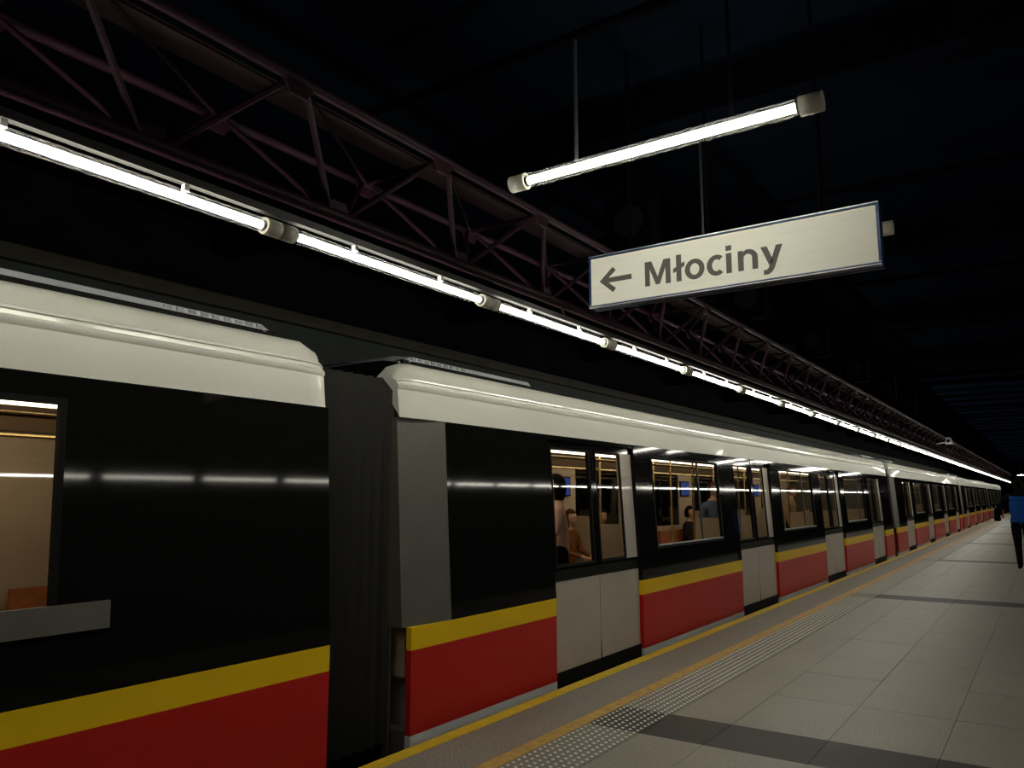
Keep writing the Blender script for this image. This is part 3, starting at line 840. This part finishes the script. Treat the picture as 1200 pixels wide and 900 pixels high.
# walking person, seen from behind
J, R_ = skeleton({'l': ((-.36, -.02, 1.17), (-.33, .20, 1.08)), 'r': ((.27, .06, 1.14), (.26, .28, 1.06))},
                 {'l': ((-.09, .16, .50), (-.08, .06, .085)), 'r': ((.10, .02, .50), (.09, -.30, .14))}, .03)
for k_ in ('pelvis', 'spine', 'chest'): R_[k_] = (R_[k_][0] * 1.12, R_[k_][1] * 1.2)
for k_ in ('el_l', 'el_r', 'sh_l', 'sh_r'): R_[k_] = R_[k_] * 1.25
for k_ in ('hip_l', 'hip_r', 'kn_l', 'kn_r', 'an_l', 'an_r'): R_[k_] = R_[k_] * 1.2
bluej = cloth('blue_jacket', (.015, .085, .36))
wp, wb = person('person', 'person in blue jacket with black sleeves walking away at right edge', (-.555, 19.9, 0), 0, J, R_, clothes(1, 1.40), [M['skin'], bluej, dark, shoe, blackc], (hairm, .62), 1.08)
mb = MB()                                  # quilted hem and collar of the jacket
for z_ in (.96,):
    mb.tube((0, .0, z_ - .03), (0, .0, z_ + .04), .185, 20, .178)
for i_, v in enumerate(mb.v): mb.v[i_] = (v[0], v[1] * .78, v[2])
mb.build('jacket_hem', bluej, wb, smooth=True)
for z_ in (1.08, 1.17, 1.26, 1.35):
    mb = MB(); mb.tube((0, .012, z_), (0, .012, z_ + .085), .182, 20, .182)
    for i_, v in enumerate(mb.v): mb.v[i_] = (v[0] * (1.0 + .03 * (z_ - 1.1)), v[1] * .80, v[2])
    mb.build('quilted_panel', bluej, wb, smooth=True)
bag = thing('shoulder_bag', (-.99, 19.98, 1.02), 'small black bag held at the side of the walking person', 'bag')
MB().hexa([(-.05, -.15, 0), (.07, -.15, 0), (.07, .15, 0), (-.05, .15, 0), (-.035, -.12, .28), (.05, -.12, .28), (.05, .12, .28), (-.035, .12, .28)]).build('bag_body', blackc, bag, bevel=.015)
MB().tube((.0, -.10, .27), (.12, -.02, .44), .012, 6).tube((.12, -.02, .44), (.0, .10, .27), .012, 6).build('handle', blackc, bag)
MB().box(-.052, -.030, -.05, .05, .20, .225).build('clasp', 'sign_silver', bag)

# passengers (inside the second carriage and at the window of the nearest one)
STAND = lambda: skeleton({'l': ((-.27, .03, 1.16), (-.22, .22, 1.20)), 'r': ((.26, -.02, 1.15), (.25, .06, .90))}, {'l': ((-.10, .02, .50), (-.10, -.02, .085)), 'r': ((.10, .02, .50), (.10, -.02, .085))}, .02)
HOLD = lambda: skeleton({'l': ((-.30, .10, 1.45), (-.24, .16, 1.70)), 'r': ((.26, -.02, 1.15), (.25, .06, .90))}, {'l': ((-.10, .02, .50), (-.10, -.02, .085)), 'r': ((.10, .02, .50), (.10, -.02, .085))}, .0)
def SIT():
    return skeleton({'l': ((-.25, .06, .74), (-.14, .30, .66)), 'r': ((.25, .06, .74), (.14, .30, .66))}, {'l': ((-.10, .42, .50), (-.10, .40, .085)), 'r': ((.10, .42, .50), (.10, .40, .085))}, .02, .52)
PI = math.pi
FLZ = .03
pass_ = [
    (STAND, 'standing passenger in pale pink top behind the first door pane', (-4.20, 7.00), PI / 2 + .5, (.62, .40, .36), hairm, .6),
    (HOLD, 'standing passenger in dark coat holding a rail behind the first doors', (-5.10, 7.75), -PI / 2 + .2, (.03, .035, .05), hairm, .0),
    (SIT, 'seated passenger in orange brown top at the first large window', (-5.98, 10.2), -PI / 2, (.20, .075, .025), brownh, .7),
    (SIT, 'seated passenger in grey top beside the orange one at the window', (-5.98, 11.15), -PI / 2, (.20, .20, .21), hairm, .1),
    (HOLD, 'standing passenger in blue grey coat behind the second doors', (-4.45, 12.2), -PI / 2 - .6, (.10, .13, .22), brownh, .3),
    (SIT, 'seated passenger in black top at the second large window', (-5.98, 14.9), -PI / 2, (.02, .02, .022), hairm, .5),
    (STAND, 'standing passenger in tan coat behind the third doors', (-4.60, 17.2), -PI / 2, (.33, .22, .13), brownh, .2),
]
for i, (sk_, lab, (px, py), rz, col, hr, ln) in enumerate(pass_):
    J, R_ = sk_()
    person('person', lab, (px, py, FLZ), rz, J, R_, clothes(1), [M['skin'], cloth('passenger_top', col), dark, shoe], (hr, ln), .98, group='passengers inside the train')
